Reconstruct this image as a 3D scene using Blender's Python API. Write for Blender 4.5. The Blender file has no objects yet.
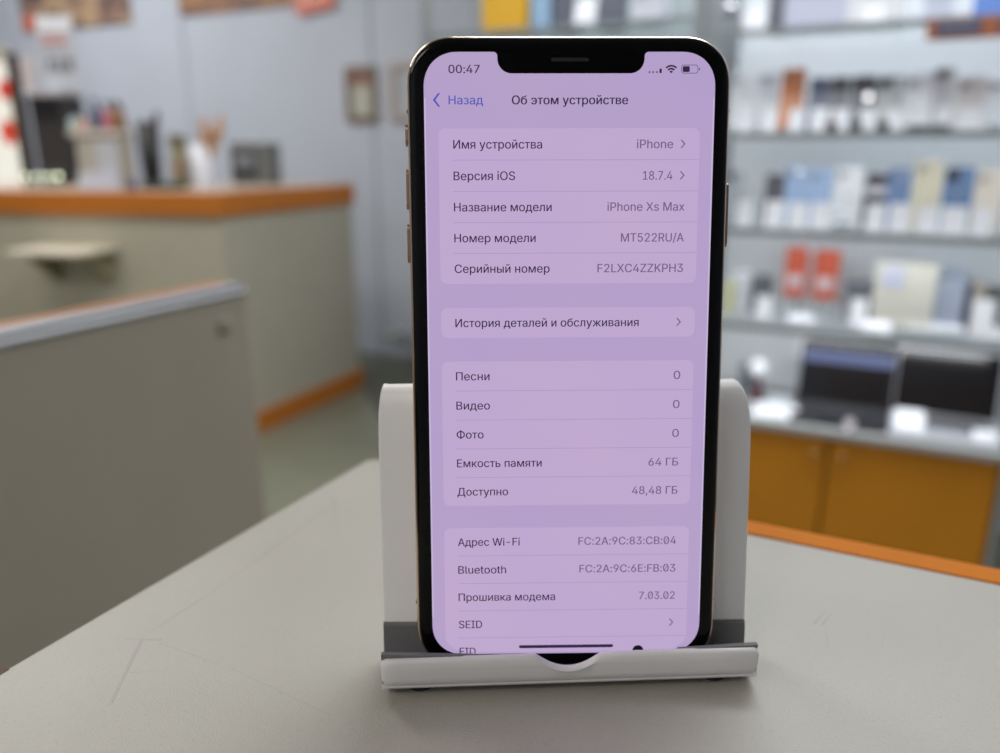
import bpy, bmesh, math, random, os
from mathutils import Vector, Matrix
from mathutils.geometry import tessellate_polygon
random.seed(7)
SC = bpy.context.scene
COL = SC.collection
R = math.radians

# ------------------------------------------------------------------ camera
CAM_H, PITCH, YAW, FPX = 1.034, R(16.132), R(26.2), 790.0
cd = bpy.data.cameras.new('camera'); cam = bpy.data.objects.new('camera', cd); COL.objects.link(cam)
cam.location = (0, 0, CAM_H); cam.rotation_euler = (math.pi/2 - PITCH, 0, YAW)
cd.sensor_width = 36; cd.lens = 36*FPX/1000; cd.clip_start = .01; cd.clip_end = 60
cd.dof.use_dof = True; cd.dof.focus_distance = .192; cd.dof.aperture_fstop = 6.8
SC.camera = cam

# ------------------------------------------------------------------ world, lights, exposure
w = bpy.data.worlds.new('world'); SC.world = w; w.use_nodes = True
bg = w.node_tree.nodes['Background']; bg.inputs[0].default_value = (1.0, .93, .82, 1); bg.inputs[1].default_value = 1.1
vs = SC.view_settings
vs.view_transform = 'Standard'; vs.look = 'None'; vs.gamma = 1; vs.use_curve_mapping = False; vs.exposure = 0.0
def area(name, loc, sx, sy, power, col=(1, 1, 1)):
    l = bpy.data.lights.new(name, 'AREA'); l.shape = 'RECTANGLE'; l.size = sx; l.size_y = sy; l.energy = power; l.color = col
    o = bpy.data.objects.new(name, l); COL.objects.link(o); o.location = loc
    return o
# ceiling panel lamps of the shop (all lie just under the ceiling, shining down)
COOL, WARM = (.93, .97, 1), (1, .96, .90)
for (x, y), p_, c_ in (((-.3, 1.68), 34, COOL), ((.85, 1.55), 15, COOL), ((-2.3, 1.2), 22, WARM), ((-3.9, 2.0), 40, COOL), ((-.7, -1.6), 21, WARM), ((-2.6, -1.5), 21, WARM)):
    area('ceiling_panel_light', (x, y, 2.66), 1.2, .6, p_, c_)

# ------------------------------------------------------------------ helpers
_fw = Vector((-math.sin(YAW), math.cos(YAW), 0)); _rt = Vector((math.cos(YAW), math.sin(YAW), 0)); _up = Vector((0, 0, 1))
_F = _fw*math.cos(PITCH) - _up*math.sin(PITCH); _D = -_fw*math.sin(PITCH) - _up*math.cos(PITCH)
def ray(px, py): return _F + _rt*((px-500)/FPX) + _D*((py-376.5)/FPX)
def at_y(px, py, Y):                      # point of the room on the plane y = Y
    d = ray(px, py); return d*(Y/d.y) + _up*CAM_H
def at_z(px, py, z):                      # point of the room at height z
    d = ray(px, py); return d*((z-CAM_H)/d.z) + _up*CAM_H
def lin(c):
    def f(v):
        v /= 255.0
        return v/12.92 if v <= .04045 else ((v+.055)/1.055)**2.4
    return (f(c[0]), f(c[1]), f(c[2]), 1)
MATS = {}
def mat(name, rgb, rough=.5, metal=0, noise=None, bump=None, spec=.5, emit=None, estr=1.0, coat=0):
    if name in MATS: return MATS[name]
    m = bpy.data.materials.new(name); m.use_nodes = True; nt = m.node_tree
    b = nt.nodes['Principled BSDF']; c = lin(rgb)
    b.inputs['Base Color'].default_value = c; b.inputs['Roughness'].default_value = rough
    b.inputs['Metallic'].default_value = metal; b.inputs['Specular IOR Level'].default_value = spec
    b.inputs['Coat Weight'].default_value = coat
    if emit is not None:
        b.inputs['Emission Color'].default_value = lin(emit); b.inputs['Emission Strength'].default_value = estr
    tc = nt.nodes.new('ShaderNodeTexCoord')
    if noise:
        n = nt.nodes.new('ShaderNodeTexNoise'); n.inputs['Scale'].default_value = noise[0]; n.inputs['Detail'].default_value = 4
        nt.links.new(tc.outputs['Object'], n.inputs['Vector'])
        r = nt.nodes.new('ShaderNodeValToRGB'); a = noise[1]
        r.color_ramp.elements[0].position = .3; r.color_ramp.elements[1].position = .7
        r.color_ramp.elements[0].color = (c[0]*(1-a), c[1]*(1-a), c[2]*(1-a), 1)
        r.color_ramp.elements[1].color = (min(1, c[0]*(1+a)), min(1, c[1]*(1+a)), min(1, c[2]*(1+a)), 1)
        nt.links.new(n.outputs['Fac'], r.inputs['Fac']); nt.links.new(r.outputs['Color'], b.inputs['Base Color'])
    if bump:
        n2 = nt.nodes.new('ShaderNodeTexNoise'); n2.inputs['Scale'].default_value = bump[0]; n2.inputs['Detail'].default_value = 3
        nt.links.new(tc.outputs['Object'], n2.inputs['Vector'])
        bp = nt.nodes.new('ShaderNodeBump'); bp.inputs['Strength'].default_value = bump[1]; bp.inputs['Distance'].default_value = bump[2]
        nt.links.new(n2.outputs['Fac'], bp.inputs['Height']); nt.links.new(bp.outputs['Normal'], b.inputs['Normal'])
    MATS[name] = m
    return m
def emis(name, rgb, s=1.0):
    if name in MATS: return MATS[name]
    m = bpy.data.materials.new(name); m.use_nodes = True; nt = m.node_tree
    b = nt.nodes['Principled BSDF']
    b.inputs['Base Color'].default_value = (0, 0, 0, 1); b.inputs['Roughness'].default_value = .25; b.inputs['Specular IOR Level'].default_value = .0
    b.inputs['Emission Color'].default_value = lin(rgb); b.inputs['Emission Strength'].default_value = s
    MATS[name] = m
    return m
def see_through(name, rgb, fac, rough=.08):
    if name in MATS: return MATS[name]
    m = bpy.data.materials.new(name); m.use_nodes = True; nt = m.node_tree
    b = nt.nodes['Principled BSDF']; b.inputs['Base Color'].default_value = lin(rgb); b.inputs['Roughness'].default_value = rough
    t = nt.nodes.new('ShaderNodeBsdfTransparent'); t.inputs[0].default_value = (.97, .985, .985, 1)
    mx = nt.nodes.new('ShaderNodeMixShader'); mx.inputs[0].default_value = fac
    nt.links.new(t.outputs[0], mx.inputs[1]); nt.links.new(b.outputs[0], mx.inputs[2])
    nt.links.new(mx.outputs[0], nt.nodes['Material Output'].inputs[0])
    MATS[name] = m
    return m
def obj(name, bm, m=None, parent=None, smooth=False, bevel=0, seg=2):
    me = bpy.data.meshes.new(name)
    bmesh.ops.recalc_face_normals(bm, faces=bm.faces[:])
    bm.to_mesh(me); bm.free()
    if m: me.materials.append(m)
    o = bpy.data.objects.new(name, me); COL.objects.link(o)
    if parent: o.parent = parent
    if smooth:
        for p in me.polygons: p.use_smooth = True
    if bevel:
        b = o.modifiers.new('bevel', 'BEVEL'); b.width = bevel; b.segments = seg; b.limit_method = 'ANGLE'; b.angle_limit = R(40)
    return o
def meshobj(name, me, parent=None):
    o = bpy.data.objects.new(name, me); COL.objects.link(o); o.parent = parent; return o
def tag(o, label=None, cat=None, group=None, kind=None):
    if label: o['label'] = label
    if cat: o['category'] = cat
    if group: o['group'] = group
    if kind: o['kind'] = kind
    return o
def thing(name, label, cat, loc=(0, 0, 0), rotz=0, group=None):
    o = bpy.data.objects.new(name, None); COL.objects.link(o); o.empty_display_size = .05
    o.location = loc; o.rotation_euler = (0, 0, rotz)
    return tag(o, label, cat, group)
def box(lo, hi, bm=None):
    bm = bm or bmesh.new()
    v = [bm.verts.new((x, y, z)) for z in (lo[2], hi[2]) for y in (lo[1], hi[1]) for x in (lo[0], hi[0])]
    for f in ((0, 2, 3, 1), (4, 5, 7, 6), (0, 1, 5, 4), (2, 6, 7, 3), (0, 4, 6, 2), (1, 3, 7, 5)): bm.faces.new([v[i] for i in f])
    return bm
def prism(poly, z0, z1, bm=None):
    bm = bm or bmesh.new(); n = len(poly)
    a = [bm.verts.new((p[0], p[1], z0)) for p in poly]; b = [bm.verts.new((p[0], p[1], z1)) for p in poly]
    bm.faces.new(a[::-1]); bm.faces.new(b)
    for i in range(n): bm.faces.new((a[i], a[(i+1) % n], b[(i+1) % n], b[i]))
    return bm
def extrude_x(poly, x0, x1, bm=None):     # profile in (y, z) swept along x
    bm = bm or bmesh.new(); n = len(poly)
    a = [bm.verts.new((x0, p[0], p[1])) for p in poly]; b = [bm.verts.new((x1, p[0], p[1])) for p in poly]
    bm.faces.new(a[::-1]); bm.faces.new(b)
    for i in range(n): bm.faces.new((a[i], a[(i+1) % n], b[(i+1) % n], b[i]))
    return bm
def lathe(prof, n=20, bm=None, cx=0, cy=0):
    bm = bm or bmesh.new(); rings = []
    for r, z in prof:
        rings.append([bm.verts.new((cx+r*math.cos(2*math.pi*i/n), cy+r*math.sin(2*math.pi*i/n), z)) for i in range(n)])
    for a, b in zip(rings, rings[1:]):
        for i in range(n): bm.faces.new((a[i], a[(i+1) % n], b[(i+1) % n], b[i]))
    bm.faces.new(rings[0][::-1]); bm.faces.new(rings[-1])
    return bm
def tube(p0, p1, r0, r1=None, n=8, bm=None):
    bm = bm or bmesh.new(); r1 = r0 if r1 is None else r1
    p0 = Vector(p0); p1 = Vector(p1); d = (p1-p0).normalized()
    u = d.orthogonal().normalized(); v = d.cross(u)
    A = [bm.verts.new(p0+(u*math.cos(2*math.pi*i/n)+v*math.sin(2*math.pi*i/n))*r0) for i in range(n)]
    B = [bm.verts.new(p1+(u*math.cos(2*math.pi*i/n)+v*math.sin(2*math.pi*i/n))*r1) for i in range(n)]
    bm.faces.new(A[::-1]); bm.faces.new(B)
    for i in range(n): bm.faces.new((A[i], A[(i+1) % n], B[(i+1) % n], B[i]))
    return bm
def rrect(x0, y0, x1, y1, r, n=8, pw=2.0):
    pts = []
    for cx, cy, a0 in ((x1-r, y1-r, 0), (x0+r, y1-r, 90), (x0+r, y0+r, 180), (x1-r, y0+r, 270)):
        for i in range(n+1):
            a = R(a0+90*i/n); c, s = math.cos(a), math.sin(a)
            k = 2.0/pw
            pts.append((cx+r*math.copysign(abs(c)**k, c), cy+r*math.copysign(abs(s)**k, s)))
    return pts
def face(poly, z, bm=None):
    bm = bm or bmesh.new()
    bm.faces.new([bm.verts.new((p[0], p[1], z)) for p in poly]); return bm

# ------------------------------------------------------------------ common materials
ORANGE = mat('orange_edge_band', (192, 112, 30), .45, noise=(30, .06))
DOOR = mat('orange_cabinet_laminate', (196, 126, 8), .5, noise=(6, .05))
BEIGE = mat('beige_counter_laminate', (182, 176, 157), .55, noise=(14, .03))
WALLM = mat('blue_grey_wall_paint', (193, 197, 207), .75, noise=(3, .03))
CEILM = mat('white_ceiling_paint', (235, 235, 232), .9)
WHITEP = mat('white_card', (238, 239, 246), .6)
GREY = mat('grey_metal_profile', (165, 170, 175), .35, .6)
BLACK = mat('black_plastic', (24, 23, 24), .4)
DARK = mat('dark_grey_plastic', (62, 62, 66), .45)
GLASS = see_through('shelf_glass', (178, 188, 190), .07)
BACKP = mat('pale_grey_back_panel', (232, 236, 242), .6)

# ------------------------------------------------------------------ room
X0, X1, Y0, Y1, H = -6.2, 2.4, -2.4, 3.3, 2.7
JX, JY = -1.29, 2.415
fl = obj('floor', box((X0-.1, Y0-.1, -.12), (X1+.1, Y1+.1, -.006)), mat('grout', (96, 98, 86), .8)); tag(fl, kind='structure')
tm = prism([(-.2985, -.2985), (.2985, -.2985), (.2985, .2985), (-.2985, .2985)], -.006, 0); tme = bpy.data.meshes.new('tile'); tm.to_mesh(tme); tm.free()
tme.materials.append(mat('grey_green_floor_tile', (120, 120, 104), .35, noise=(5, .06)))
for i in range(-8, 9):
    for j in range(-8, 9):
        c = Vector(((i-j)*.6*math.sqrt(.5)-1.6, (i+j)*.6*math.sqrt(.5)+1.9, 0))
        if -3.4 < c.x < .7 and .5 < c.y < 3.3-.43 and not (c.x > JX-.43 and c.y > JY-.43):
            o = meshobj('tile', tme, fl); o.location = c; o.rotation_euler = (0, 0, R(45))
tag(obj('ceiling', box((X0-.1, Y0-.1, H), (X1+.1, Y1+.1, H+.1)), CEILM), kind='structure')
# wall with the window: boards round an opening
WX0, WX1, WZ0, WZ1 = -5.95, -4.93, .72, 1.60
wb = bmesh.new()
box((X0-.1, Y1+.012, 0), (WX0, Y1+.12, H), wb); box((WX1, Y1+.012, 0), (JX, Y1+.12, H), wb)
box((WX0, Y1+.012, 0), (WX1, Y1+.12, WZ0), wb); box((WX0, Y1+.012, WZ1), (WX1, Y1+.12, H), wb)
wall = tag(obj('wall_back', wb, WALLM), kind='structure')
for a, b in ((WX1+.0, -3.492), (-3.486, -2.30), (-2.294, JX)):
    obj('wall_panel', box((a+.002, Y1, .0), (b-.002, Y1+.012, H)), WALLM, wall, bevel=.002)
tag(obj('wall_recess', box((JX, JY, 0), (JX+.1, Y1+.12, H)), WALLM), kind='structure')
tag(obj('wall_display', box((JX+.1, JY, 0), (X1+.1, JY+.1, H)), WALLM), kind='structure')
tag(obj('wall_left', box((X0-.1, Y0-.1, 0), (X0, Y1+.012, H)), WALLM), kind='structure')
tag(obj('wall_right', box((X1, Y0-.1, 0), (X1+.1, JY, H)), WALLM), kind='structure')
tag(obj('wall_front', box((X0, Y0-.1, 0), (X1, Y0, H)), WALLM), kind='structure')
# window
FRM = mat('dark_brown_frame', (52, 36, 34), .5, noise=(20, .1))
win = bmesh.new()
box((WX1-.01, Y1-.03, WZ0-.06), (WX1+.07, Y1+.13, WZ1-.02), win); box((WX0-.06, Y1-.03, WZ0-.06), (WX0+.02, Y1+.13, WZ1+.0), win)
box((WX0+.02, Y1-.03, WZ0-.06), (WX1-.01, Y1+.13, WZ0), win)
wn = tag(obj('window_1', win, FRM), kind='structure')
obj('window_head', box((WX0, Y1-.02, WZ1-.03), (WX1-.02, Y1+.13, WZ1+.02)), mat('cream_jamb', (214, 206, 188), .6), wn)
obj('window_jamb', box((WX1-.065, Y1-.006, WZ0), (WX1-.01, Y1+.02, 1.36)), mat('olive_cream_jamb', (196, 190, 142), .6), wn)
obj('pane', box((WX0+.02, Y1+.010, WZ0), (WX1-.01, Y1+.016, WZ1-.03)), see_through('window_glass', (230, 235, 235), .12), wn)
obj('window_sill', box((WX0-.08, Y1-.14, WZ0-.09), (WX1+.09, Y1-.03, WZ0-.06)), mat('white_sill', (228, 224, 220), .5), wn)
RED_T = see_through('red_sticker', (235, 84, 62), .3); RED_T.node_tree.nodes['Transparent BSDF'].inputs[0].default_value = (1, .22, .14, 1)
for z, r_ in ((1.38, .062), (1.13, .075)):
    c = Vector((-5.045 if z > 1.2 else -5.075, Y1+.006, z)); bm = bmesh.new(); bm2 = lathe([(r_, -.002), (r_, .002)], 20)
    o = obj('round_sticker', bm2, RED_T, wn); o.location = c; o.rotation_euler = (R(90), 0, 0); bm.free()

# ------------------------------------------------------------------ pictures on the wall
def poster_mat(name, cols, scale, seed):
    m = bpy.data.materials.new(name); m.use_nodes = True; nt = m.node_tree; b = nt.nodes['Principled BSDF']
    tc = nt.nodes.new('ShaderNodeTexCoord'); mp = nt.nodes.new('ShaderNodeMapping'); mp.inputs['Location'].default_value = (seed, seed*.7, seed*1.3)
    mp.inputs['Rotation'].default_value = (0, R(30), 0)
    n = nt.nodes.new('ShaderNodeTexNoise'); n.inputs['Scale'].default_value = scale; n.inputs['Detail'].default_value = 1.5
    r = nt.nodes.new('ShaderNodeValToRGB'); r.color_ramp.elements[0].position = .3; r.color_ramp.elements[1].position = .7
    r.color_ramp.elements[0].color = lin(cols[0]); r.color_ramp.elements[1].color = lin(cols[-1])
    for i, c in enumerate(cols[1:-1]):
        e = r.color_ramp.elements.new(.3+.4*(i+1)/(len(cols)-1)); e.color = lin(c)
    nt.links.new(tc.outputs['Object'], mp.inputs[0]); nt.links.new(mp.outputs[0], n.inputs['Vector'])
    nt.links.new(n.outputs['Fac'], r.inputs[0]); nt.links.new(r.outputs[0], b.inputs['Base Color']); b.inputs['Roughness'].default_value = .45
    return m
p = thing('wall_poster', 'large brown and tan photo poster with an orange corner mark, high on blue-grey wall', 'poster', (-4.3, Y1, 1.69))
obj('poster_sheet', box((-.45, -.014, 0), (.45, -.002, .62)), poster_mat('tan_print', [(98, 78, 74), (150, 118, 104), (196, 164, 128), (120, 92, 84)], 5, 3), p)
obj('corner_mark', box((-.43, -.018, .005), (-.33, -.014, .09)), mat('orange_print', (214, 92, 50), .5), p)
p = thing('wall_poster', 'wide brown and orange photo poster between the wall joint and the salmon notice', 'poster', (-3.08, Y1, 1.70))
obj('poster_sheet', box((-.40, -.014, 0), (.37, -.002, .6)), poster_mat('brown_print', [(104, 78, 70), (176, 128, 92), (120, 96, 92), (206, 140, 84)], 4, 9), p)
p = thing('paper_notice', 'small salmon-orange paper notice with pale lines, tilted at the poster corner', 'notice', (-2.59, Y1, 1.66))
s = obj('notice_sheet', box((-.115, -.024, 0), (.115, -.016, .16)), mat('salmon_paper', (226, 132, 112), .6), p); s.rotation_euler = (0, R(-6), 0)
for z in (.045, .075):
    o = obj('pale_line', box((-.09, -.0255, z), (.085, -.024, z+.012)), mat('pale_print', (240, 196, 184), .6), s)
def picture(label, x0, x1, z0, z1, fr, inner, top=None):
    p = thing('framed_certificate', label, 'picture frame', ((x0+x1)/2, Y1, z0)); hw = (x1-x0)/2; hh = z1-z0; t = .028
    for lo, hi in (((-hw, 0), (hw, t)), ((-hw, hh-t), (hw, hh)), ((-hw, t), (-hw+t, hh-t)), ((hw-t, t), (hw, hh-t))):
        obj('frame_rail', box((lo[0], -.02, lo[1]), (hi[0], -.002, hi[1])), fr, p, bevel=.004)
    obj('certificate_sheet', box((-hw+t, -.008, t), (hw-t, -.003, hh-t)), inner, p)
    if top: obj('printed_heading', box((-hw+t+.005, -.0095, hh-t-.06), (hw-t-.005, -.008, hh-t-.005)), top, p)
picture('certificate in a dark brown frame with pale sheet and brown heading, on blue-grey wall', -2.445, -2.27, 1.155, 1.405,
        mat('brown_frame_wood', (128, 108, 92), .5), mat('certificate_paper', (186, 186, 172), .6), mat('heading_brown', (150, 112, 98), .6))
picture('light beige framed certificate half hidden behind the upright phone', -2.195, -2.0, 1.16, 1.41,
        mat('beige_frame_wood', (184, 168, 160), .5), mat('certificate_grey', (180, 182, 186), .6))
p = thing('wall_socket', 'small grey socket box low on blue-grey wall near floor', 'socket', (-2.17, Y1, .09))
obj('socket_plate', box((-.05, -.025, 0), (.05, -.001, .13)), mat('grey_socket', (160, 156, 152), .5), p, bevel=.006)
obj('socket_face', lathe([(.028, -.004), (.026, .001)], 16), mat('grey_socket_face', (130, 127, 124), .5), p)
p.children[-1].location = (0, -.026, .065); p.children[-1].rotation_euler = (R(90), 0, 0)

# ------------------------------------------------------------------ reception counter (left, far)
CT = .892
A = Vector((-2.05, 2.03)); B = Vector((-2.07, 2.81)); L = Vector((-.956, -.293)); NL = Vector((-.293, .956))
Dp = A + L*2.3
outer = [A, B, Vector((-2.62, 2.81)), Vector((-2.61, 2.434)), Dp+NL*.55, Dp]
def inset_poly(d):
    a = A + Vector((-d, 0)) + NL*d*.9
    return [a, B+Vector((-d, -d)), Vector((-2.62+d, 2.81-d)), Vector((-2.61+d, 2.434-d)), Dp+NL*(.55-d)-L*d, Dp+NL*d-L*d]
rc = thing('reception_counter', 'long angled beige reception counter with orange top edge by the far wall', 'counter', (A.x, A.y, 0))
def wp(poly): return [(q[0]-A.x, q[1]-A.y) for q in poly]
obj('counter_body', prism(wp(inset_poly(.012)), .0, CT-.085), BEIGE, rc)
obj('orange_edge', prism(wp(outer), CT-.085, CT-.004), ORANGE, rc, bevel=.006)
obj('counter_top', prism(wp(inset_poly(.008)), CT-.004, CT), mat('counter_top_laminate', (196, 176, 158), .35), rc)
sk = bmesh.new(); prism(wp([A+Vector((.0, 0)), B, B+Vector((-.012, 0)), A+Vector((-.012, .01))]), .0, .078, sk)
obj('skirting', sk, ORANGE, rc)
sk = bmesh.new(); prism(wp([A, A+NL*.012, Dp+NL*.012, Dp]), .0, .078, sk)
obj('skirting', sk, ORANGE, rc)
# little bag shelf on its front
ang = math.atan2(.293, .956)
sh = thing('bag_shelf', 'small beige bag shelf on two brackets fixed to the reception counter front', 'shelf', (A.x+L.x*.575+NL.x*.012, A.y+L.y*.575+NL.y*.012, .625), ang)
obj('shelf_board', extrude_x([(-.20, .06), (-.20, .078), (0, .078), (0, .06)], -.125, .165), mat('bag_shelf_laminate', (206, 196, 176), .5), sh, bevel=.004)
for x in (-.09, .11):
    obj('bracket', extrude_x([(-.15, .06), (0, .06), (0, -.06)], x, x+.02), mat('bracket_olive', (140, 132, 104), .5), sh)

# ------------------------------------------------------------------ things on the reception counter
def on_counter(px, py=187): return at_z(px, py, CT)
def pxm(loc): return (Vector(loc)-Vector((0, 0, CAM_H))).dot(_F)/FPX      # metres per pixel at that place
def front_rot(): return YAW
# black printer cabinet with sign on top
c = on_counter(66, 184.2); k = pxm(c)
pr = thing('office_printer', 'black upright office device with pale top tray below the white sign', 'printer', c, ang)
obj('case', prism(rrect(-.068, -.06, .072, .08, .012, 3), 0, 82*k), mat('soft_black', (52, 48, 48), .5), pr)
obj('top_tray', prism(rrect(-.074, -.066, .078, .086, .012, 3), 82*k, 86*k), mat('grey_lilac_tray', (176, 168, 172), .5), pr)
obj('upper_panel', box((-.055, -.066, 62*k), (.065, -.060, 80*k)), BLACK, pr)
obj('paper_slot', box((-.055, -.066, 10*k), (.06, -.060, 18*k)), DARK, pr)
sg = thing('sign_holder', 'white printed sign in a clear holder standing on the black device', 'sign', c+Vector((.055, 0, 86*k)), ang)
obj('holder_foot', box((-.075, -.03, 0), (.02, .04, .006)), mat('clear_foot', (196, 200, 206), .2), sg)
st = obj('sign_sheet', box((-.07, -.003, .006), (.085, .003, 68*k)), mat('sign_paper', (204, 207, 216), .5), sg)
obj('sign_header', box((-.068, -.005, 54*k), (.083, -.003, 67*k)), WHITEP, st)
for z, x1_ in ((48, .06), (43, .05)):
    obj('red_lettering', box((-.055, -.0045, z*k), (x1_, -.003, (z+2.6)*k)), mat('red_print', (206, 128, 120), .6), st)
obj('grey_lettering', box((-.06, -.0045, 35*k), (.07, -.003, (37)*k)), mat('grey_print', (150, 152, 164), .6), st)
lt = bmesh.new()
for x, dx in ((-.045, .012), (-.025, 0), (-.004, .008), (.012, -.008), (.028, .01), (.044, 0), (.058, .006)):
    extr = [(x, 19*k), (x+.009, 19*k), (x+.009+dx, 30*k), (x+dx, 30*k)]
    vs_ = [lt.verts.new((q[0], -.0045, q[1])) for q in extr]; ws_ = [lt.verts.new((q[0], -.003, q[1])) for q in extr]
    lt.faces.new(vs_); lt.faces.new(ws_[::-1])
    for i in range(4): lt.faces.new((vs_[i], vs_[(i+1) % 4], ws_[(i+1) % 4], ws_[i]))
obj('black_lettering', lt, mat('black_print', (72, 76, 88), .6), st)
# notice panel beside the window frame
p = thing('leaflet_panel', 'narrow pinkish white leaflet panel on wall beside the dark window frame', 'panel', (-4.77, Y1, 1.32))
obj('panel_sheet', box((-.07, -.02, 0), (.055, -.002, .24)), mat('pinkish_sheet', (222, 206, 202), .5), p, bevel=.004)
obj('panel_footer', box((-.06, -.024, .01), (.045, -.02, .05)), WHITEP, p)
# organiser box with bottles on it
c = on_counter(110, 188.6); k = pxm(c)
ob = thing('desk_organiser', 'pale beige desk organiser box with overhanging lid carrying small bottles', 'box', c, ang)
obj('box_body', box((-25*k, -.03, 0), (20*k, .06, 50*k)), mat('organiser_beige', (186, 178, 166), .6), ob, bevel=.004)
obj('lid', box((-31*k, -.04, 50*k), (22*k, .07, 56*k)), mat('organiser_lid', (208, 198, 186), .5), ob, bevel=.004)
obj('front_card', box((-4*k, -.034, 2*k), (19*k, -.030, 46*k)), mat('organiser_card', (196, 196, 202), .6), ob)
def bottle(dx, dy, r, h, col, label):
    o = obj('small_bottle', lathe([(r*.9, 0), (r, .004), (r, h*.62), (r*.45, h*.74), (r*.42, h*.8)], 14), mat('bottle_%d_%d_%d' % col, col, .4), None, True)
    rot = Matrix.Rotation(ang, 3, 'Z'); o.location = c + rot @ Vector((dx, dy, 56*k)); tag(o, label, 'bottle', 'small bottles on the desk organiser')
    obj('cap', lathe([(r*.5, h*.8), (r*.5, h)], 12), mat('bottle_cap', (60, 58, 72), .5), o)
bottle(-9*k, .02, 5*k, 30*k, (60, 62, 92), 'navy bottle on beige organiser box, the leftmost tall one')
bottle(-1*k, .05, 4.5*k, 28*k, (70, 66, 96), 'slate violet bottle on beige organiser box beside the pink one')
bottle(7*k, .01, 5*k, 24*k, (198, 96, 118), 'pink bottle on beige organiser box')
bottle(13*k, .045, 4.5*k, 26*k, (160, 72, 68), 'dark red bottle on beige organiser box between pink and olive')
bottle(18*k, .0, 5*k, 27*k, (138, 112, 70), 'olive brown bottle at right end of the organiser box')
bottle(-18*k, -.01, 5*k, 13*k, (200, 148, 126), 'short peach-coloured jar on beige organiser box')
bottle(-26*k, -.01, 6*k, 16*k, (176, 196, 196), 'short pale teal jar at left end of the organiser box')
# white tray low in front
o = tag(obj('paper_tray', box((-21*k, -.065, 0), (20*k, -.038, 15*k)), mat('paper_white_blue', (206, 208, 222), .6), None, bevel=.003), 'low white paper stack in front of the beige organiser box', 'paper')
o.location = c; o.rotation_euler = (0, 0, ang)
# pen pot
c = on_counter(154, 187); k = pxm(c)
pp = thing('pen_pot', 'tall black pen pot with pens beside the beige organiser box', 'pen pot', c, ang)
obj('pot', lathe([(8*k, 0), (8.5*k, .004), (11*k, 62*k), (9.5*k, 62*k), (7*k, 6*k)], 18), BLACK, pp, True)
for i, (dx, dy, col) in enumerate(((7, 5, (110, 60, 66)), (3, 6, (170, 172, 178)), (9, -2, (90, 70, 84)), (-4, 2, (150, 150, 160)))):
    obj('pen', tube((dx*k*.4, dy*k*.4, 20*k), (dx*k*1.3, dy*k*1.2, (72-i*2)*k), 1.8*k), mat('pen_%d' % i, col, .4), pp)
# small jar, clutter, cup, device
c = on_counter(182, 187); k = pxm(c)
j = thing('varnish_jar', 'narrow olive-green jar with dark cap standing right of the black pen pot', 'jar', c, 0)
obj('jar_body', lathe([(8*k, 0), (8.5*k, 4*k), (8*k, 30*k), (6.5*k, 38*k)], 18), mat('olive_glass', (150, 146, 104), .25), j, True)
obj('cap', lathe([(8.5*k, 38*k), (8.5*k, 50*k)], 18), mat('jar_cap', (120, 112, 92), .5), j)
obj('label_band', lathe([(8.9*k, 12*k), (8.9*k, 30*k)], 18), mat('jar_label', (160, 138, 116), .6), j)
c2 = on_counter(168, 186)
o = tag(obj('paper_pad', prism(rrect(-10*k, -.01, 12*k, .05, .006, 3), 0, 40*k), mat('pad_white', (190, 192, 200), .6), None), 'upright white pad between black pen pot and olive jar', 'pad')
o.location = c2+Vector((0, .08, 0)); o.rotation_euler = (0, 0, ang)
c = on_counter(206, 188.5); k = pxm(c)
cu = thing('paper_cup', 'white paper cup holding tan wooden sticks near counter corner', 'cup', c, 0)
obj('cup_wall', lathe([(9*k, 0), (9*k, .003), (12.5*k, 42*k), (11.5*k, 42*k), (8.2*k, 4*k)], 20), mat('cup_white', (214, 214, 222), .5), cu, True)
for i in range(9):
    a = i*.8; dx = 6+ (i % 5)*3.2
    obj('wooden_stick', tube((dx*.2*k, math.sin(a)*3*k, 20*k), (dx*k*1.7-2*k, math.sin(a)*7*k, (54+(i*5) % 16)*k), 2.0*k, 2.6*k), mat('tan_wood', (206, 164, 132), .6, noise=(60, .1)), cu)
c = on_counter(252, 184.5); k = pxm(c)
dv = thing('desk_monitor', 'small dark grey box-shaped monitor at the counter corner', 'monitor', c, YAW-R(6))
obj('case', prism(rrect(-19*k, -.02, 20*k, .13, .012, 3), 0, 40*k), mat('monitor_case', (112, 114, 112), .5), dv, bevel=.004)
obj('screen_recess', box((-16*k, -.023, 6*k), (9*k, -.020, 33*k)), mat('monitor_recess', (56, 58, 60), .3), dv)
obj('inner_screen', box((-13*k, -.0245, 16*k), (6*k, -.023, 30*k)), mat('monitor_screen', (128, 130, 136), .25), dv)  # lighter grey screen inside the dark surround
o = tag(obj('desk_mat', box((-16*k, -.03, 0), (18*k, .04, 6*k)), mat('dark_green_mat', (72, 80, 74), .6), None, bevel=.002), 'low dark green tray on counter in front of the olive jar', 'tray')
o.location = on_counter(163, 189.3); o.rotation_euler = (0, 0, ang)
o = tag(obj('ink_bottle', lathe([(4*k, 0), (4*k, 5*k), (2.4*k, 7*k), (2.4*k, 9*k)], 14), mat('navy_ink', (52, 50, 104), .4), None, True), 'tiny navy ink bottle at counter edge under the pen pot', 'bottle')
o.location = on_counter(133, 190)
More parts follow.
